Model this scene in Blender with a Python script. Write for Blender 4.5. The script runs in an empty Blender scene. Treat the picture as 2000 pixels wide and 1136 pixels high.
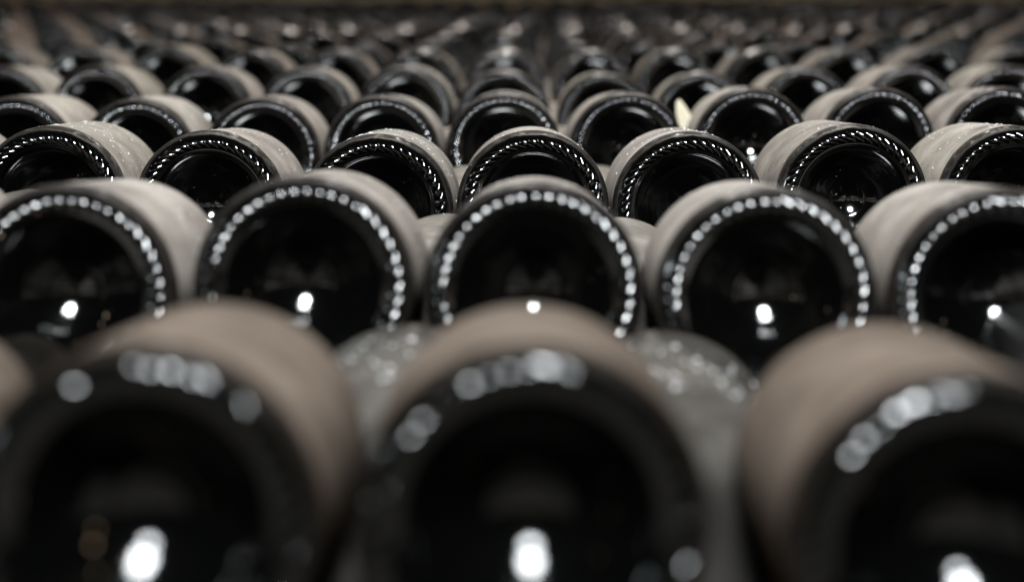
import bpy, bmesh, math, random
from math import sin, cos, pi, radians, sqrt
from mathutils import Vector, Matrix, noise

random.seed(11)
sc = bpy.context.scene
COL = sc.collection

# ------------------------------------------------------------------ camera
F_PX = 3640.0                       # focal length in pixels of the 2000 px wide photograph
CAM_Z = 0.227
PITCH = math.atan((568 + 60) / F_PX)
YAW = math.atan(30 / F_PX)
cd = bpy.data.cameras.new('camera')
cd.sensor_width = 36.0
cd.lens = F_PX / 2000 * 36
cd.clip_start = 0.02
cd.clip_end = 60
cd.dof.use_dof = True
cd.dof.focus_distance = 1.075
cd.dof.aperture_fstop = 5.0
cam = bpy.data.objects.new('camera', cd)
cam.location = (0, 0, CAM_Z)
cam.rotation_euler = (pi / 2 - PITCH, 0, YAW)
COL.objects.link(cam)
sc.camera = cam

# ------------------------------------------------------------------ light
w = bpy.data.worlds.new('World')
sc.world = w
w.use_nodes = True
bg = w.node_tree.nodes['Background']
bg.inputs[0].default_value = (1.0, 0.93, 0.86, 1)
bg.inputs[1].default_value = 0.006


def lamp(name, loc, power, radius, color):
    l = bpy.data.lights.new(name, 'POINT')
    l.energy = power
    l.shadow_soft_size = radius
    l.color = color
    o = bpy.data.objects.new(name, l)
    o.location = loc
    COL.objects.link(o)
    return o


lamp('hand_lamp', (0.0, -0.45, 1.38), 410.0, 0.28, (0.93, 0.975, 1.0))
lamp('side_lamp', (-2.2, 0.30, 0.70), 9.0, 0.15, (0.84, 0.95, 1.0))
lamp('wall_lamp', (0.0, 6.3, 1.8), 2.8, 0.08, (1.0, 0.72, 0.42))
lamp('far_lamp', (0.05, 3.0, 1.55), 60.0, 0.12, (1.0, 0.90, 0.82))
# unseen spot added behind the rows to light the bottle bodies, its cone falling on the second to sixth row
al = bpy.data.lights.new('added_back_spot', 'SPOT')
al.energy = 235.0
al.spot_size = radians(84)
al.spot_blend = 1.0
al.shadow_soft_size = 0.16
al.color = (1.0, 0.95, 0.89)
ao = bpy.data.objects.new('added_back_spot', al)
ao.location = (0.08, 2.35, 1.55)
ao.rotation_euler = (Vector((0.0, 1.12, 0.10)) - Vector(ao.location)).to_track_quat('-Z', 'Y').to_euler()
COL.objects.link(ao)

vs = sc.view_settings
vs.view_transform = 'Standard'
vs.look = 'None'
vs.gamma = 1.0
vs.exposure = 0.0
vs.use_curve_mapping = False
sc.render.engine = 'CYCLES'
sc.cycles.use_denoising = True
sc.cycles.use_adaptive_sampling = False
sc.cycles.max_bounces = 4
sc.cycles.diffuse_bounces = 2
sc.cycles.glossy_bounces = 3
sc.cycles.transmission_bounces = 4
sc.cycles.caustics_reflective = False
sc.cycles.caustics_refractive = False
sc.cycles.sample_clamp_indirect = 4.0
sc.cycles.blur_glossy = 0.3


# ------------------------------------------------------------------ materials
class NT:
    def __init__(self, name):
        self.m = bpy.data.materials.new(name)
        self.m.use_nodes = True
        self.t = self.m.node_tree
        self.n = self.t.nodes
        self.b = self.n['Principled BSDF']
        self.out = self.n['Material Output']

    def add(self, kind, **kw):
        x = self.n.new(kind)
        for k, v in kw.items():
            setattr(x, k, v)
        return x

    def link(self, a, b):
        self.t.links.new(a, b)

    def math(self, op, a, b=None, c=None, clamp=False):
        x = self.add('ShaderNodeMath', operation=op, use_clamp=clamp)
        for i, v in enumerate((a, b, c)):
            if v is None:
                continue
            if isinstance(v, (int, float)):
                x.inputs[i].default_value = v
            else:
                self.link(v, x.inputs[i])
        return x.outputs[0]

    def ramp(self, v, lo, hi, a=0.0, b=1.0):
        x = self.add('ShaderNodeMapRange', interpolation_type='SMOOTHSTEP')
        self.link(v, x.inputs[0])
        for i, q in enumerate((lo, hi, a, b)):
            x.inputs[i + 1].default_value = q
        return x.outputs[0]

    def noise(self, vec, scale, detail=4, rough=0.55):
        x = self.add('ShaderNodeTexNoise')
        x.inputs['Scale'].default_value = scale
        x.inputs['Detail'].default_value = detail
        x.inputs['Roughness'].default_value = rough
        if vec is not None:
            self.link(vec, x.inputs['Vector'])
        return x.outputs[0]

    def mix(self, fac, a, b):
        x = self.add('ShaderNodeMix', data_type='RGBA')
        if isinstance(fac, (int, float)):
            x.inputs[0].default_value = fac
        else:
            self.link(fac, x.inputs[0])
        for i, v in ((6, a), (7, b)):
            if isinstance(v, tuple):
                x.inputs[i].default_value = v
            else:
                self.link(v, x.inputs[i])
        return x.outputs[2]


def own_coords(t):
    """object coordinates shifted by the object's random number, so every bottle wears its own dirt"""
    tc = t.add('ShaderNodeTexCoord')
    oi = t.add('ShaderNodeObjectInfo')
    sh = t.math('MULTIPLY', oi.outputs['Random'], 37.0)
    va = t.add('ShaderNodeVectorMath', operation='ADD')
    t.link(tc.outputs['Object'], va.inputs[0])
    t.link(sh, va.inputs[1])
    return tc, oi, va.outputs[0]


def mat_bottle(name, with_dust):
    t = NT(name)
    tc, oi, vec = own_coords(t)
    sep = t.add('ShaderNodeSeparateXYZ')
    t.link(tc.outputs['Object'], sep.inputs[0])
    ax = sep.outputs['Y']                     # metres from the base along the bottle
    glass = (0.0007, 0.0008, 0.0007, 1)
    n_big = t.noise(vec, 34, 5, 0.6)
    n_fine = t.noise(vec, 420, 3, 0.7)
    n_mid = t.noise(vec, 130, 4, 0.65)
    # grey cellar dust, its tint set per bottle through the object colour
    tint = oi.outputs['Color']
    d1 = t.mix(t.ramp(n_big, 0.35, 0.68), (0.150, 0.143, 0.134, 1), (0.262, 0.252, 0.238, 1))
    d2 = t.mix(t.ramp(n_fine, 0.50, 0.78, 0, 0.40), d1, (0.095, 0.086, 0.078, 1))
    d2 = t.mix(t.ramp(t.noise(vec, 11, 4, 0.6), 0.42, 0.70, 0, 0.45), d2, (0.115, 0.104, 0.092, 1))
    d2 = t.mix(t.ramp(t.noise(vec, 900, 2, 0.6), 0.62, 0.80, 0, 0.55), d2, (0.33, 0.32, 0.30, 1))
    mul = t.add('ShaderNodeMix', data_type='RGBA', blend_type='MULTIPLY')
    mul.inputs[0].default_value = 1.0
    t.link(d2, mul.inputs[6])
    t.link(tint, mul.inputs[7])
    dust = mul.outputs[2]
    if with_dust == 'body':
        # the dust film thins out to a brown haze where the wall rounds into the heel
        edge = t.math('ADD', ax, t.math('MULTIPLY', t.math('SUBTRACT', n_mid, 0.5), 0.0042))
        f_body = t.ramp(edge, 0.0092, 0.0118, 0.0, 0.96)
        # rubbed patches
        wear = t.math('ADD', t.ramp(t.noise(vec, 19, 5, 0.62), 0.52, 0.70, 0.0, 0.42), t.ramp(t.noise(vec, 75, 4, 0.6), 0.58, 0.70, 0.0, 0.20))
        # long scuffs running round the wall
        mp = t.add('ShaderNodeMapping')
        mp.inputs['Scale'].default_value = (14, 420, 14)
        t.link(vec, mp.inputs[0])
        scuff = t.ramp(t.noise(mp.outputs[0], 1.0, 2, 0.5), 0.62, 0.72, 0.0, 0.30)
        f = t.math('SUBTRACT', f_body, t.math('ADD', wear, scuff), clamp=True)
        f = t.math('MULTIPLY', f, t.ramp(ax, 0.135, 0.195, 1.0, 0.06))     # shoulders and necks darkened: shade of the gaps put into the colour
        film = t.ramp(edge, 0.0020, 0.0080, 0.02, 0.055)
        f = t.math('MAXIMUM', f, t.math('MULTIPLY', film, t.ramp(n_mid, 0.25, 0.7, 0.55, 1.15)), clamp=True)
        thin = t.ramp(edge, 0.0085, 0.0118, 1.0, 0.0)
        dust = t.mix(thin, dust, (0.25, 0.165, 0.105, 1))
    else:
        # film of dust on the heel, flecks elsewhere
        rad = t.math('SQRT', t.math('ADD', t.math('MULTIPLY', sep.outputs['X'], sep.outputs['X']),
                                    t.math('MULTIPLY', sep.outputs['Z'], sep.outputs['Z'])))
        film = t.ramp(rad, 0.0396, 0.0436, 0.0, 0.029)
        film = t.math('MULTIPLY', film, t.ramp(n_mid, 0.25, 0.7, 0.55, 1.15))
        vor = t.add('ShaderNodeTexVoronoi')
        vor.inputs['Scale'].default_value = 210
        t.link(vec, vor.inputs['Vector'])
        fleck = t.math('LESS_THAN', vor.outputs['Distance'], t.math('MULTIPLY', t.ramp(n_big, 0.50, 0.72), 0.16))
        smear = t.ramp(t.noise(vec, 60, 5, 0.7), 0.58, 0.80, 0.0, 0.014)
        f = t.math('MAXIMUM', film, t.math('ADD', t.math('MULTIPLY', fleck, 0.7), smear), clamp=True)
        dust = t.mix(0.8, dust, (0.25, 0.165, 0.105, 1))
    t.link(t.mix(f, glass, dust), t.b.inputs['Base Color'])
    ro = t.ramp(f, 0.003, 0.026, 0.085, 0.80)
    t.link(ro, t.b.inputs['Roughness'])
    t.b.inputs['IOR'].default_value = 1.62
    sp = t.ramp(f, 0.004, 0.028, 0.95, 0.06)
    t.link(t.math('MULTIPLY', sp, oi.outputs['Alpha']), t.b.inputs['Specular IOR Level'])
    bump = t.add('ShaderNodeBump')
    bump.inputs['Strength'].default_value = 0.25 if with_dust == 'body' else 0.06
    bump.inputs['Distance'].default_value = 0.0006
    hh = t.math('ADD', t.math('MULTIPLY', n_fine, f), t.math('MULTIPLY', n_mid, 0.5))
    t.link(hh, bump.inputs['Height'])
    t.link(bump.outputs[0], t.b.inputs['Normal'])
    return t.m


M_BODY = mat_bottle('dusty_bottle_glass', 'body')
M_BASE = mat_bottle('dark_bottle_glass', 'base')


def mat_simple(name, col, rough, metal=0.0, scale=60, var=0.25, spec=0.5):
    t = NT(name)
    tc, oi, vec = own_coords(t)
    n = t.noise(vec, scale, 5, 0.6)
    a = tuple(c * (1 - var) for c in col) + (1,)
    b = tuple(min(1, c * (1 + var)) for c in col) + (1,)
    t.link(t.mix(t.ramp(n, 0.3, 0.7), a, b), t.b.inputs['Base Color'])
    t.b.inputs['Roughness'].default_value = rough
    t.b.inputs['Metallic'].default_value = metal
    t.b.inputs['Specular IOR Level'].default_value = spec
    bump = t.add('ShaderNodeBump')
    bump.inputs['Strength'].default_value = 0.3
    bump.inputs['Distance'].default_value = 0.002
    t.link(n, bump.inputs['Height'])
    t.link(bump.outputs[0], t.b.inputs['Normal'])
    return t.m


M_CAP = mat_simple('copper_crown_cap', (0.62, 0.26, 0.11), 0.38, 0.85, 300)
M_WOOD = mat_simple('pale_wood', (0.66, 0.61, 0.46), 0.6, 0, 200, 0.08)
M_FLOOR = mat_simple('stone_floor', (0.06, 0.052, 0.045), 0.9, 0, 9)
M_WALL = mat_simple('cellar_wall', (0.26, 0.19, 0.12), 0.95, 0, 5, 0.35)

t = NT('water')
t.b.inputs['Base Color'].default_value = (1, 1, 1, 1)
t.b.inputs['Roughness'].default_value = 0.02
t.b.inputs['IOR'].default_value = 1.33
t.b.inputs['Transmission Weight'].default_value = 0.55
M_WATER = t.m

# ------------------------------------------------------------------ bottle meshes (axis +Y, base at y = 0, neck away)
R = 0.044
N_RIDGE = 44
SEG_HI = N_RIDGE * 12


def lathe_mesh(name, prof, seg, mat, disp=None, close_end=False):
    """prof: list of (radius, y); disp(r, th) -> extra y"""
    vs_, fs = [], []
    for (r, y) in prof:
        for k in range(seg):
            th = 2 * pi * k / seg
            dy = disp(r, th) if disp else 0.0
            vs_.append((r * cos(th), y + dy, r * sin(th)))
    n = len(prof)
    for i in range(n - 1):
        for k in range(seg):
            k2 = (k + 1) % seg
            fs.append((i * seg + k, i * seg + k2, (i + 1) * seg + k2, (i + 1) * seg + k))
    if close_end:
        r, y = prof[-1]
        vs_.append((0, y, 0))
        c = len(vs_) - 1
        for k in range(seg):
            fs.append(((n - 1) * seg + k, (n - 1) * seg + (k + 1) % seg, c))
    me = bpy.data.meshes.new(name)
    me.from_pydata(vs_, [], fs)
    me.materials.append(mat)
    me.polygons.foreach_set('use_smooth', [True] * len(me.polygons))
    me.validate()
    bm = bmesh.new()
    bm.from_mesh(me)
    bmesh.ops.recalc_face_normals(bm, faces=bm.faces)
    bm.to_mesh(me)
    bm.free()
    me.update()
    return me


def spline(pts, n):
    """Catmull-Rom through pts, n samples per span"""
    out = []
    P = [pts[0]] + list(pts) + [pts[-1]]
    for i in range(1, len(P) - 2):
        for j in range(n):
            u = j / n
            q = []
            for a in range(2):
                p0, p1, p2, p3 = P[i - 1][a], P[i][a], P[i + 1][a], P[i + 2][a]
                q.append(0.5 * (2 * p1 + (p2 - p0) * u + (2 * p0 - 5 * p1 + 4 * p2 - p3) * u * u + (3 * p1 - p0 - 3 * p2 + p3) * u ** 3))
            out.append(tuple(q))
    out.append(tuple(pts[-1]))
    return out


L_BOTTLE = 0.300
HEEL_Y = 0.0088
R_RING = 0.0366           # crest of the ridged ring
body_prof = [(R, HEEL_Y)] + [(R, HEEL_Y + 0.100 * i / 4) for i in range(1, 4)] + spline(
    [(R, 0.110), (0.0432, 0.122), (0.0395, 0.142), (0.0325, 0.164), (0.0250, 0.185), (0.0195, 0.207), (0.0172, 0.235), (0.0158, 0.262),
     (0.0150, 0.276)], 4) + [(0.0172, 0.277), (0.0178, 0.281), (0.0172, 0.285), (0.0140, 0.286), (0.0135, 0.298)]


def heel_profile():
    """quarter-ellipse heel from the wall to the ridged ring"""
    a, b = R - R_RING, HEEL_Y
    return [(R_RING + a * cos(u), HEEL_Y - b * sin(u)) for u in [pi / 2 * i / 20 for i in range(21)]]


heel = heel_profile()
I_SPLIT = 9
heel_prof = heel[:I_SPLIT + 1]
R_OUT = heel[I_SPLIT][0]
R_IN = 0.0332
ring_inner = [(R_RING - (R_RING - R_IN) * i / 12, 0.0009 * (i / 12) ** 2) for i in range(1, 13)]
ring_prof = heel[I_SPLIT:] + ring_inner


def punt_profile():
    """one bowl whose slope only grows outwards (a single lamp image), with a dimple edge and a mould line as faint creases"""
    knots = [(0.0, 0.0), (0.0104, 0.62), (0.0165, 0.78), (0.0240, 1.35), (0.0283, 1.55), (0.0312, 0.9), (R_IN, 0.22)]

    def slope(r):
        for (a, sa), (b, sb) in zip(knots, knots[1:]):
            if r <= b:
                return sa + (sb - sa) * (r - a) / (b - a)
        return knots[-1][1]
    n = 190
    rs = [R_IN * (1 - i / n) for i in range(n)]
    y, out = 0.0009, []
    for i, r in enumerate(rs):
        if i:
            y += slope((r + rs[i - 1]) / 2) * (rs[i - 1] - r)
        crease = 0.0
        for c, h, wd in ((0.0108, 0.00020, 0.00045), (0.0283, 0.00016, 0.0003), (0.0262, -0.00010, 0.0003), (0.0317, -0.00012, 0.00022), (0.0205, 0.00008, 0.0006)):
            crease += h * math.exp(-((r - c) / wd) ** 2)
        out.append((r, y + crease))
    return out


punt_prof = punt_profile()
_rb = random.Random(5)
BEAD_H = [_rb.uniform(0.84, 1.14) for _ in range(N_RIDGE)]
BEAD_S = [_rb.uniform(-0.10, 0.10) for _ in range(N_RIDGE)]


def ridge_ring_mesh(name, prof, mat, height, heights):
    """slanted mould ridges, like a rope: rounded backs with sharp valleys; the grid follows the slant"""
    us = [-0.5, -0.47, -0.41, -0.32, -0.21, -0.10, 0.0, 0.10, 0.21, 0.32, 0.41, 0.47]
    m = len(us)
    seg = N_RIDGE * m
    vs_, fs = [], []
    for r, y in prof:
        v = (r - 0.0373) / 0.0032
        a = max(0.0, 1 - v * v) ** 1.1
        for b in range(N_RIDGE):
            for u in us:
                uu = b + u + BEAD_S[b] * (0.5 - abs(u)) * 2
                th = 2 * pi * uu / N_RIDGE - 24.0 * (R_RING - r)
                vs_.append((r * cos(th), y - height * a * heights[b] * (1 - 4 * u * u), r * sin(th)))
    n = len(prof)
    for i in range(n - 1):
        for k in range(seg):
            k2 = (k + 1) % seg
            fs.append((i * seg + k, i * seg + k2, (i + 1) * seg + k2, (i + 1) * seg + k))
    me = bpy.data.meshes.new(name)
    me.from_pydata(vs_, [], fs)
    me.materials.append(mat)
    bm = bmesh.new()
    bm.from_mesh(me)
    bmesh.ops.recalc_face_normals(bm, faces=bm.faces)
    for f in bm.faces:
        f.smooth = True
    for e in bm.edges:
        p, q = (x.index for x in e.verts)
        if p % seg == q % seg and (p % seg) % m == 0:
            e.smooth = False
    bm.to_mesh(me)
    bm.free()
    return me


ME_BODY = lathe_mesh('bottle_body', body_prof, SEG_HI // 4, M_BODY)
ME_HEEL = lathe_mesh('bottle_heel', heel_prof, SEG_HI // 2, M_BASE)
ME_RING = ridge_ring_mesh('bottle_ridge_ring', ring_prof, M_BASE, 0.00102, BEAD_H)
_rw = random.Random(9)
ME_RING_FLAT = ridge_ring_mesh('bottle_ridge_ring_flat', ring_prof, M_BASE, 0.00042, [_rw.choice((0.5, 0.8, 1.1, 1.9, 2.3)) * _rw.uniform(0.85, 1.15) for _ in range(N_RIDGE)])  # lower, uneven ridges, shaped so that front-row glints gather at the top
ME_PUNT = lathe_mesh('bottle_punt', punt_prof, 128, M_BASE, None, True)


def cap_mesh():
    seg = 84
    prof = [(0.0150, 0.2855), (0.0156, 0.2862), (0.0146, 0.290), (0.0139, 0.2955), (0.0133, 0.2988), (0.0118, 0.3002), (0.004, 0.3004)]

    def d(r, th):
        return 0.0
    vs_, fs = [], []
    for i, (r, y) in enumerate(prof):
        for k in range(seg):
            th = 2 * pi * k / seg
            rr = r * (1 + (0.055 * cos(21 * th) if i < 3 else 0.02 * cos(21 * th) if i == 3 else 0))
            vs_.append((rr * cos(th), y, rr * sin(th)))
    for i in range(len(prof) - 1):
        for k in range(seg):
            k2 = (k + 1) % seg
            fs.append((i * seg + k, (i + 1) * seg + k, (i + 1) * seg + k2, i * seg + k2))
    fs.append(tuple((len(prof) - 1) * seg + k for k in reversed(range(seg))))
    me = bpy.data.meshes.new('crown_cap')
    me.from_pydata(vs_, [], fs)
    me.materials.append(M_CAP)
    me.polygons.foreach_set('use_smooth', [True] * len(me.polygons))
    return me


ME_CAP = cap_mesh()


def droplets_mesh(name, count, seed, y0, y1, smin, smax):
    """beads of condensation on the upper wall of a bottle (local +Z up)"""
    rnd = random.Random(seed)
    bm = bmesh.new()
    import itertools
    rad_at = lambda y: R if y < 0.110 else max(0.020, R - 0.30 * (y - 0.110))
    for _ in range(count):
        y = rnd.uniform(y0, y1)
        th = pi / 2 + rnd.gauss(0, 0.75)
        if noise.noise(Vector((th * 3, y * 60, seed * 3.1))) < rnd.uniform(-0.5, 0.25):
            continue
        s = smin + (smax - smin) * rnd.random() ** 3
        r0 = rad_at(y)
        m = Matrix.Translation((r0 * cos(th), y, r0 * sin(th))) @ Matrix.Rotation(pi / 2 - th, 4, 'Y') @ Matrix.Diagonal((s * rnd.uniform(0.8, 1.3), s * rnd.uniform(0.8, 1.3), s * 0.62, 1))
        bmesh.ops.create_icosphere(bm, subdivisions=2, radius=1.0, matrix=m)
    me = bpy.data.meshes.new(name)
    bm.to_mesh(me)
    bm.free()
    me.materials.append(M_WATER)
    me.polygons.foreach_set('use_smooth', [True] * len(me.polygons))
    return me


ME_DROPS = [droplets_mesh('condensation', 260, 1, 0.014, 0.118, 0.00016, 0.00085),
            droplets_mesh('condensation', 120, 2, 0.014, 0.118, 0.00016, 0.00070),
            droplets_mesh('condensation', 420, 3, 0.014, 0.118, 0.00016, 0.00085)]
ME_DROPS_WET = droplets_mesh('condensation', 380, 5, 0.030, 0.160, 0.0003, 0.0011)

# ------------------------------------------------------------------ objects


def tag(o, label=None, cat=None, group=None, kind=None):
    for k, v in (('label', label), ('category', cat), ('group', group), ('kind', kind)):
        if v:
            o[k] = v


def link(name, me, parent=None):
    o = bpy.data.objects.new(name, me)
    COL.objects.link(o)
    if parent is not None:
        o.parent = parent
    return o


def bottle(loc, yaw, tilt, roll, tint, label, group, drops=None, cap=False, full=True, flat_ridges=False):
    """tilt > 0 lowers the neck; yaw pi turns the neck to the viewer"""
    root = bpy.data.objects.new('bottle', None)
    root.empty_display_size = 0.03
    COL.objects.link(root)
    root.location = loc
    root.rotation_mode = 'QUATERNION'
    root.rotation_quaternion = (Matrix.Rotation(yaw, 3, 'Z') @ Matrix.Rotation(-tilt, 3, 'X')).to_quaternion()
    tag(root, label, 'bottle', group)
    rot = (0, roll, 0)
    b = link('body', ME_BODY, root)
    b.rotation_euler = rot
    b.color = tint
    if full:
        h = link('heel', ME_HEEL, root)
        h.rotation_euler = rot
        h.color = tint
        g = link('ridge_ring', ME_RING_FLAT if flat_ridges else ME_RING, h)
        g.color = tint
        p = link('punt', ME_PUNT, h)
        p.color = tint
    if cap:
        link('crown_cap', ME_CAP, root)
    if drops is not None:
        d = link('condensation', drops, b)
        d.rotation_euler = (0, -roll, 0)
        tag(d, kind='stuff')
    return root


ROT = cam.rotation_euler.to_matrix()


def unproject(px, py, Y):
    d = ROT @ Vector(((px - 1000) / F_PX, -(py - 568) / F_PX, -1))
    return Vector((0, 0, CAM_Z)) + d * (Y / d.y)


def project(p):
    q = ROT.transposed() @ (Vector(p) - Vector((0, 0, CAM_Z)))
    return 1000 + F_PX * q.x / -q.z, 568 - F_PX * q.y / -q.z


# measured base centres of the near rows in the photograph (x, y in its pixels), and the row's distance
ROWS = [
    (0.430, [(-515, 1045), (268, 1030), (1037, 1033), (1895, 1085)]),
    (0.722, [(122, 577), (589, 561), (1042, 572), (1499, 584), (1959, 586)]),
    (1.064, [(95, 396), (406, 404), (735, 412), (1041, 405), (1347, 407), (1668, 393), (1985, 396)]),
    (1.405, [(28, 302), (266, 306), (510, 303), (744, 299), (984, 294), (1226, 293), (1469, 285), (1717, 284), (1960, 283)]),
    (1.715, [(-2, 221), (188, 221), (400, 221), (597, 225), (790, 221), (983, 228), (1181, 235), (1370, 232), (1573, 223), (1778, 221), (1972, 221)]),
    (2.040, [(-5, 170), (160, 168), (325, 168), (487, 172), (655, 173), (817, 172), (987, 174), (1158, 174), (1322, 172), (1490, 170), (1655, 172), (1830, 168), (1995, 170)]),
]
ORD = ['first', 'second', 'third', 'fourth', 'fifth', 'sixth', 'seventh', 'eighth', 'ninth', 'tenth', 'eleventh', 'twelfth',
       'thirteenth', 'fourteenth', 'fifteenth', 'sixteenth', 'seventeenth', 'eighteenth', 'nineteenth', 'twentieth']


def ordinal(n):
    if n <= 20:
        return ORD[n - 1]
    s = 'th' if 10 <= n % 100 <= 20 else {1: 'st', 2: 'nd', 3: 'rd'}.get(n % 10, 'th')
    return '%d%s' % (n, s)


PITCH_X = 0.0925
Z_TOP = CAM_Z - 0.133
Z_LOW = 0.044
rows = []                   # per row: list of (location, in_frame)
for Y, pts in ROWS:
    rows.append([unproject(x, y, Y) for x, y in pts])
Y = 2.040
N_ROWS = 16
x_off = -0.030
while len(rows) < N_ROWS:
    Y += random.uniform(0.310, 0.330)
    x_off += random.uniform(-0.012, 0.012)
    half = 1040 * Y / F_PX
    n = int(half / PITCH_X) + 1
    row = []
    for i in range(-n, n + 1):
        x = x_off + i * PITCH_X + random.gauss(0, 0.0022)
        row.append(Vector((x, Y + random.gauss(0, 0.007), Z_TOP + random.gauss(0, 0.0022))))
    row = [p for p in row if -35 < project(p)[0] < 2035]
    rows.append(row)

# ---- the setting
fl = bpy.data.meshes.new('floor')
fl.from_pydata([(-6, -1, 0), (6, -1, 0), (6, 8, 0), (-6, 8, 0)], [], [(0, 1, 2, 3)])
fl.materials.append(M_FLOOR)
tag(link('floor', fl), kind='structure')


def wall_mesh():
    bm = bmesh.new()
    nx, nz = 90, 24
    g = [[bm.verts.new((-4.5 + 9 * i / nx, 7.0 + 0.05 * noise.fractal(Vector((i * 0.21, j * 0.3, 3.3)), 0.6, 2.0, 4), 2.6 * j / nz)) for i in range(nx + 1)] for j in range(nz + 1)]
    for j in range(nz):
        for i in range(nx):
            bm.faces.new((g[j][i], g[j][i + 1], g[j + 1][i + 1], g[j + 1][i]))
    me = bpy.data.meshes.new('wall')
    bm.to_mesh(me)
    bm.free()
    me.materials.append(M_WALL)
    return me


wl = link('wall', wall_mesh())
tag(wl, kind='structure')

# ---- bottles with the base to the viewer
spare = []                  # (location, yaw, tilt): bottles just outside the frame or hidden, joined into one mass
for k, row in enumerate(rows):
    vis = 0
    for i, p in enumerate(row):
        vis += 1
        tilt = radians((5.2, 5.0, 3.6)[k] + random.gauss(0, 0.3)) if k < 3 else radians(3.6 + random.gauss(0, 0.6))
        yaw = radians(random.gauss(0, 0.7))
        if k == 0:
            tint = (0.45, 0.370, 0.315, 0.36)  # brown dust, darkened and dulled in the colour to offset the lamp's light
        elif k == 1:
            tint = (1.0, 0.955, 0.915, random.uniform(0.8, 1.0))
        else:
            v = random.uniform(0.84, 1.04)
            q = min(1.0, max(0.0, (k - 4) / 4))       # the far bottles carry browner dust
            tint = (v, v * random.uniform(0.955, 0.985) * (1 - 0.12 * q), v * random.uniform(0.90, 0.95) * (1 - 0.20 * q), random.uniform(0.8, 1.25))
        drops = None
        if k == 2:
            drops = ME_DROPS[2] if i in (0, 2) else ME_DROPS[i % 2]
        elif k in (1, 3):
            drops = ME_DROPS[1]
        if k == 0 and i == 0:
            label = 'brown dusty bottle mostly cut off at the left edge of the nearest row'
        else:
            n = vis - (1 if k == 0 else 0)
            if k == 0:
                label = ['blurred brown dusty bottle, left of the three large ones nearest the viewer',
                         'blurred brown dusty bottle in the middle of the nearest row',
                         'blurred brown dusty bottle set lower at the right of the nearest row'][i - 1]
            else:
                look = {1: 'grey dusty bottle with blurred ridge dots', 2: 'sharp grey bottle with rope-like ridges'}.get(
                    k, 'dusty dark bottle lying base forward' if k < 6 else 'blurred distant bottle')
                label = '%s, %s from left in %s row' % (look, ordinal(n), ordinal(k + 1))
        bottle(p, yaw, tilt, random.uniform(0, 2 * pi), tint, label, 'bottles lying with their bases to the viewer', drops, flat_ridges=(k == 0))
    # neighbours beyond both edges of the frame
    pitch = PITCH_X
    for s, e in ((-1, row[0]), (1, row[-1])):
        for j in range(1, 4):
            spare.append((e + Vector((s * pitch * j, random.gauss(0, 0.006), 0)), 0.0, radians(1.6)))

# ---- bottles lying head to tail between them, neck to the viewer, one step lower
n_low = 0
for k, row in enumerate(rows):
    gaps = [(row[i] + row[i + 1]) / 2 for i in range(len(row) - 1)]
    gaps = [row[0] - Vector((PITCH_X / 2, 0, 0))] + gaps + [row[-1] + Vector((PITCH_X / 2, 0, 0))]
    for i, g in enumerate(gaps):
        loc = Vector((g.x, g.y + 0.302, Z_LOW + (g.z - Z_TOP) * 0.8))
        if k < 4 and 0 < i < len(gaps) - 1:
            v = random.uniform(0.93, 1.05)
            label = 'dusty bottle lying neck forward, low between %s and %s bottles of %s row' % (
                ordinal(i - (1 if k == 0 else 0)) if not (k == 0 and i == 1) else 'cut-off', ordinal(i + 1 - (1 if k == 0 else 0)), 'nearest' if k == 0 else ordinal(k + 1))
            bottle(loc, pi + radians(random.gauss(0, 0.8)), 0, random.uniform(0, 6.28), tuple(v * (0.24 if k == 0 else 0.65) * c for c in (1, 0.96, 0.90)) + (1,), label,  # tint lowered: shade between the upper bottles put into the dust colour
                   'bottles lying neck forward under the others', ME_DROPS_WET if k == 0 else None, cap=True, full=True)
        else:
            spare.append((loc, pi, 0.0))

for j in range(2):
    Y += 0.32
    for i in range(-23, 24):
        spare.append((Vector((i * PITCH_X + random.gauss(0, 0.002), Y, Z_TOP + random.gauss(0, 0.002))), 0.0, radians(3.0)))

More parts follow.
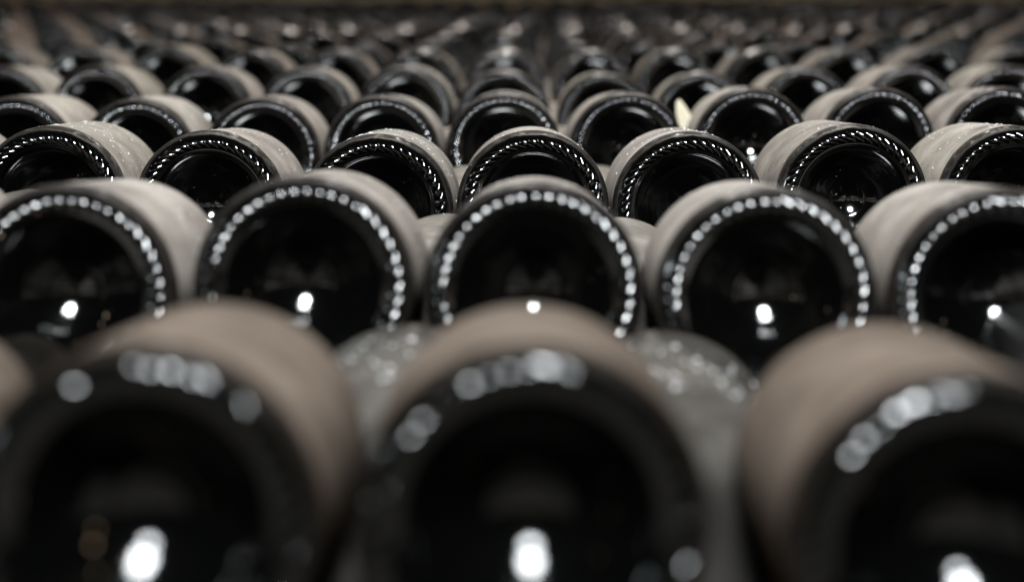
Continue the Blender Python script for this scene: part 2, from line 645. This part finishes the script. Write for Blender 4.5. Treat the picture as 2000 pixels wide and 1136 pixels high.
# the bottles outside the frame or hidden below the far rows: one mass
low_prof = [(0.0, 0.027), (0.012, 0.026), (0.026, 0.010), (0.0320, 0.003), (0.0372, 0.0), (0.0415, 0.003), (0.0436, 0.0075), (R, 0.0105), (R, 0.110), (0.0395, 0.142), (0.0250, 0.185),
            (0.0172, 0.235), (0.0150, 0.300), (0.0, 0.301)]
SEG = 24
vs_, fs = [], []
for (loc, yaw, tilt) in spare:
    m = Matrix.Translation(loc) @ Matrix.Rotation(yaw, 4, 'Z') @ Matrix.Rotation(-tilt, 4, 'X')
    b0 = len(vs_)
    for (r, y) in low_prof:
        for q in range(SEG):
            th = 2 * pi * q / SEG
            vs_.append(m @ Vector((max(r, 1e-4) * cos(th), y, max(r, 1e-4) * sin(th))))
    for a in range(len(low_prof) - 1):
        for q in range(SEG):
            q2 = (q + 1) % SEG
            fs.append((b0 + a * SEG + q, b0 + a * SEG + q2, b0 + (a + 1) * SEG + q2, b0 + (a + 1) * SEG + q))
M_MASS = mat_simple('dusty_mass', (0.15, 0.135, 0.12), 0.85, 0, 40, 0.15, 0.2)
me = bpy.data.meshes.new('bottle_mass')
me.from_pydata(vs_, [], fs)
me.materials.append(M_MASS)
me.materials.append(mat_simple('plain_bottle_glass', (0.006, 0.0058, 0.0052), 0.55, 0, 40, 0.3, 0.3))
me.polygons.foreach_set('use_smooth', [True] * len(me.polygons))
per = (len(low_prof) - 1) * SEG
me.polygons.foreach_set('material_index', [1 if (i % per) // SEG < 7 or (i % per) // SEG > 9 else 0 for i in range(len(me.polygons))])
o = link('bottle_mass', me)
tag(o, 'further dusty bottles stacked at the edges and under the far rows', 'bottles', None, 'stuff')


# ---- pale sliver of wood standing between two bottles of the fourth row
def sliver():
    bm = bmesh.new()
    out = [(-0.0040, 0.0), (0.0062, -0.002), (0.0056, 0.012), (0.0012, 0.024), (-0.0034, 0.0335), (-0.0052, 0.0350), (-0.0066, 0.0305), (-0.0064, 0.018)]
    f = [bm.verts.new((x, -0.0018 + 0.04 * abs(x), z)) for x, z in out]
    b = [bm.verts.new((x * 0.92, 0.0018, z)) for x, z in out]
    bm.faces.new(f)
    bm.faces.new(list(reversed(b)))
    n = len(out)
    for i in range(n):
        bm.faces.new((f[i], b[i], b[(i + 1) % n], f[(i + 1) % n]))
    bmesh.ops.recalc_face_normals(bm, faces=bm.faces)
    bmesh.ops.bevel(bm, geom=bm.edges[:], offset=0.0006, segments=2, affect='EDGES')
    me = bpy.data.meshes.new('wood_sliver')
    bm.to_mesh(me)
    bm.free()
    me.materials.append(M_WOOD)
    return me


o = link('wood_sliver', sliver())
p0 = unproject(1338, 250, 1.50)
o.location = p0
o.scale = (1.1, 1, 0.66)
o.rotation_euler = (radians(8), 0, radians(-12))
tag(o, 'pale cream sliver of wood standing in the gap between two bottles', 'sliver')
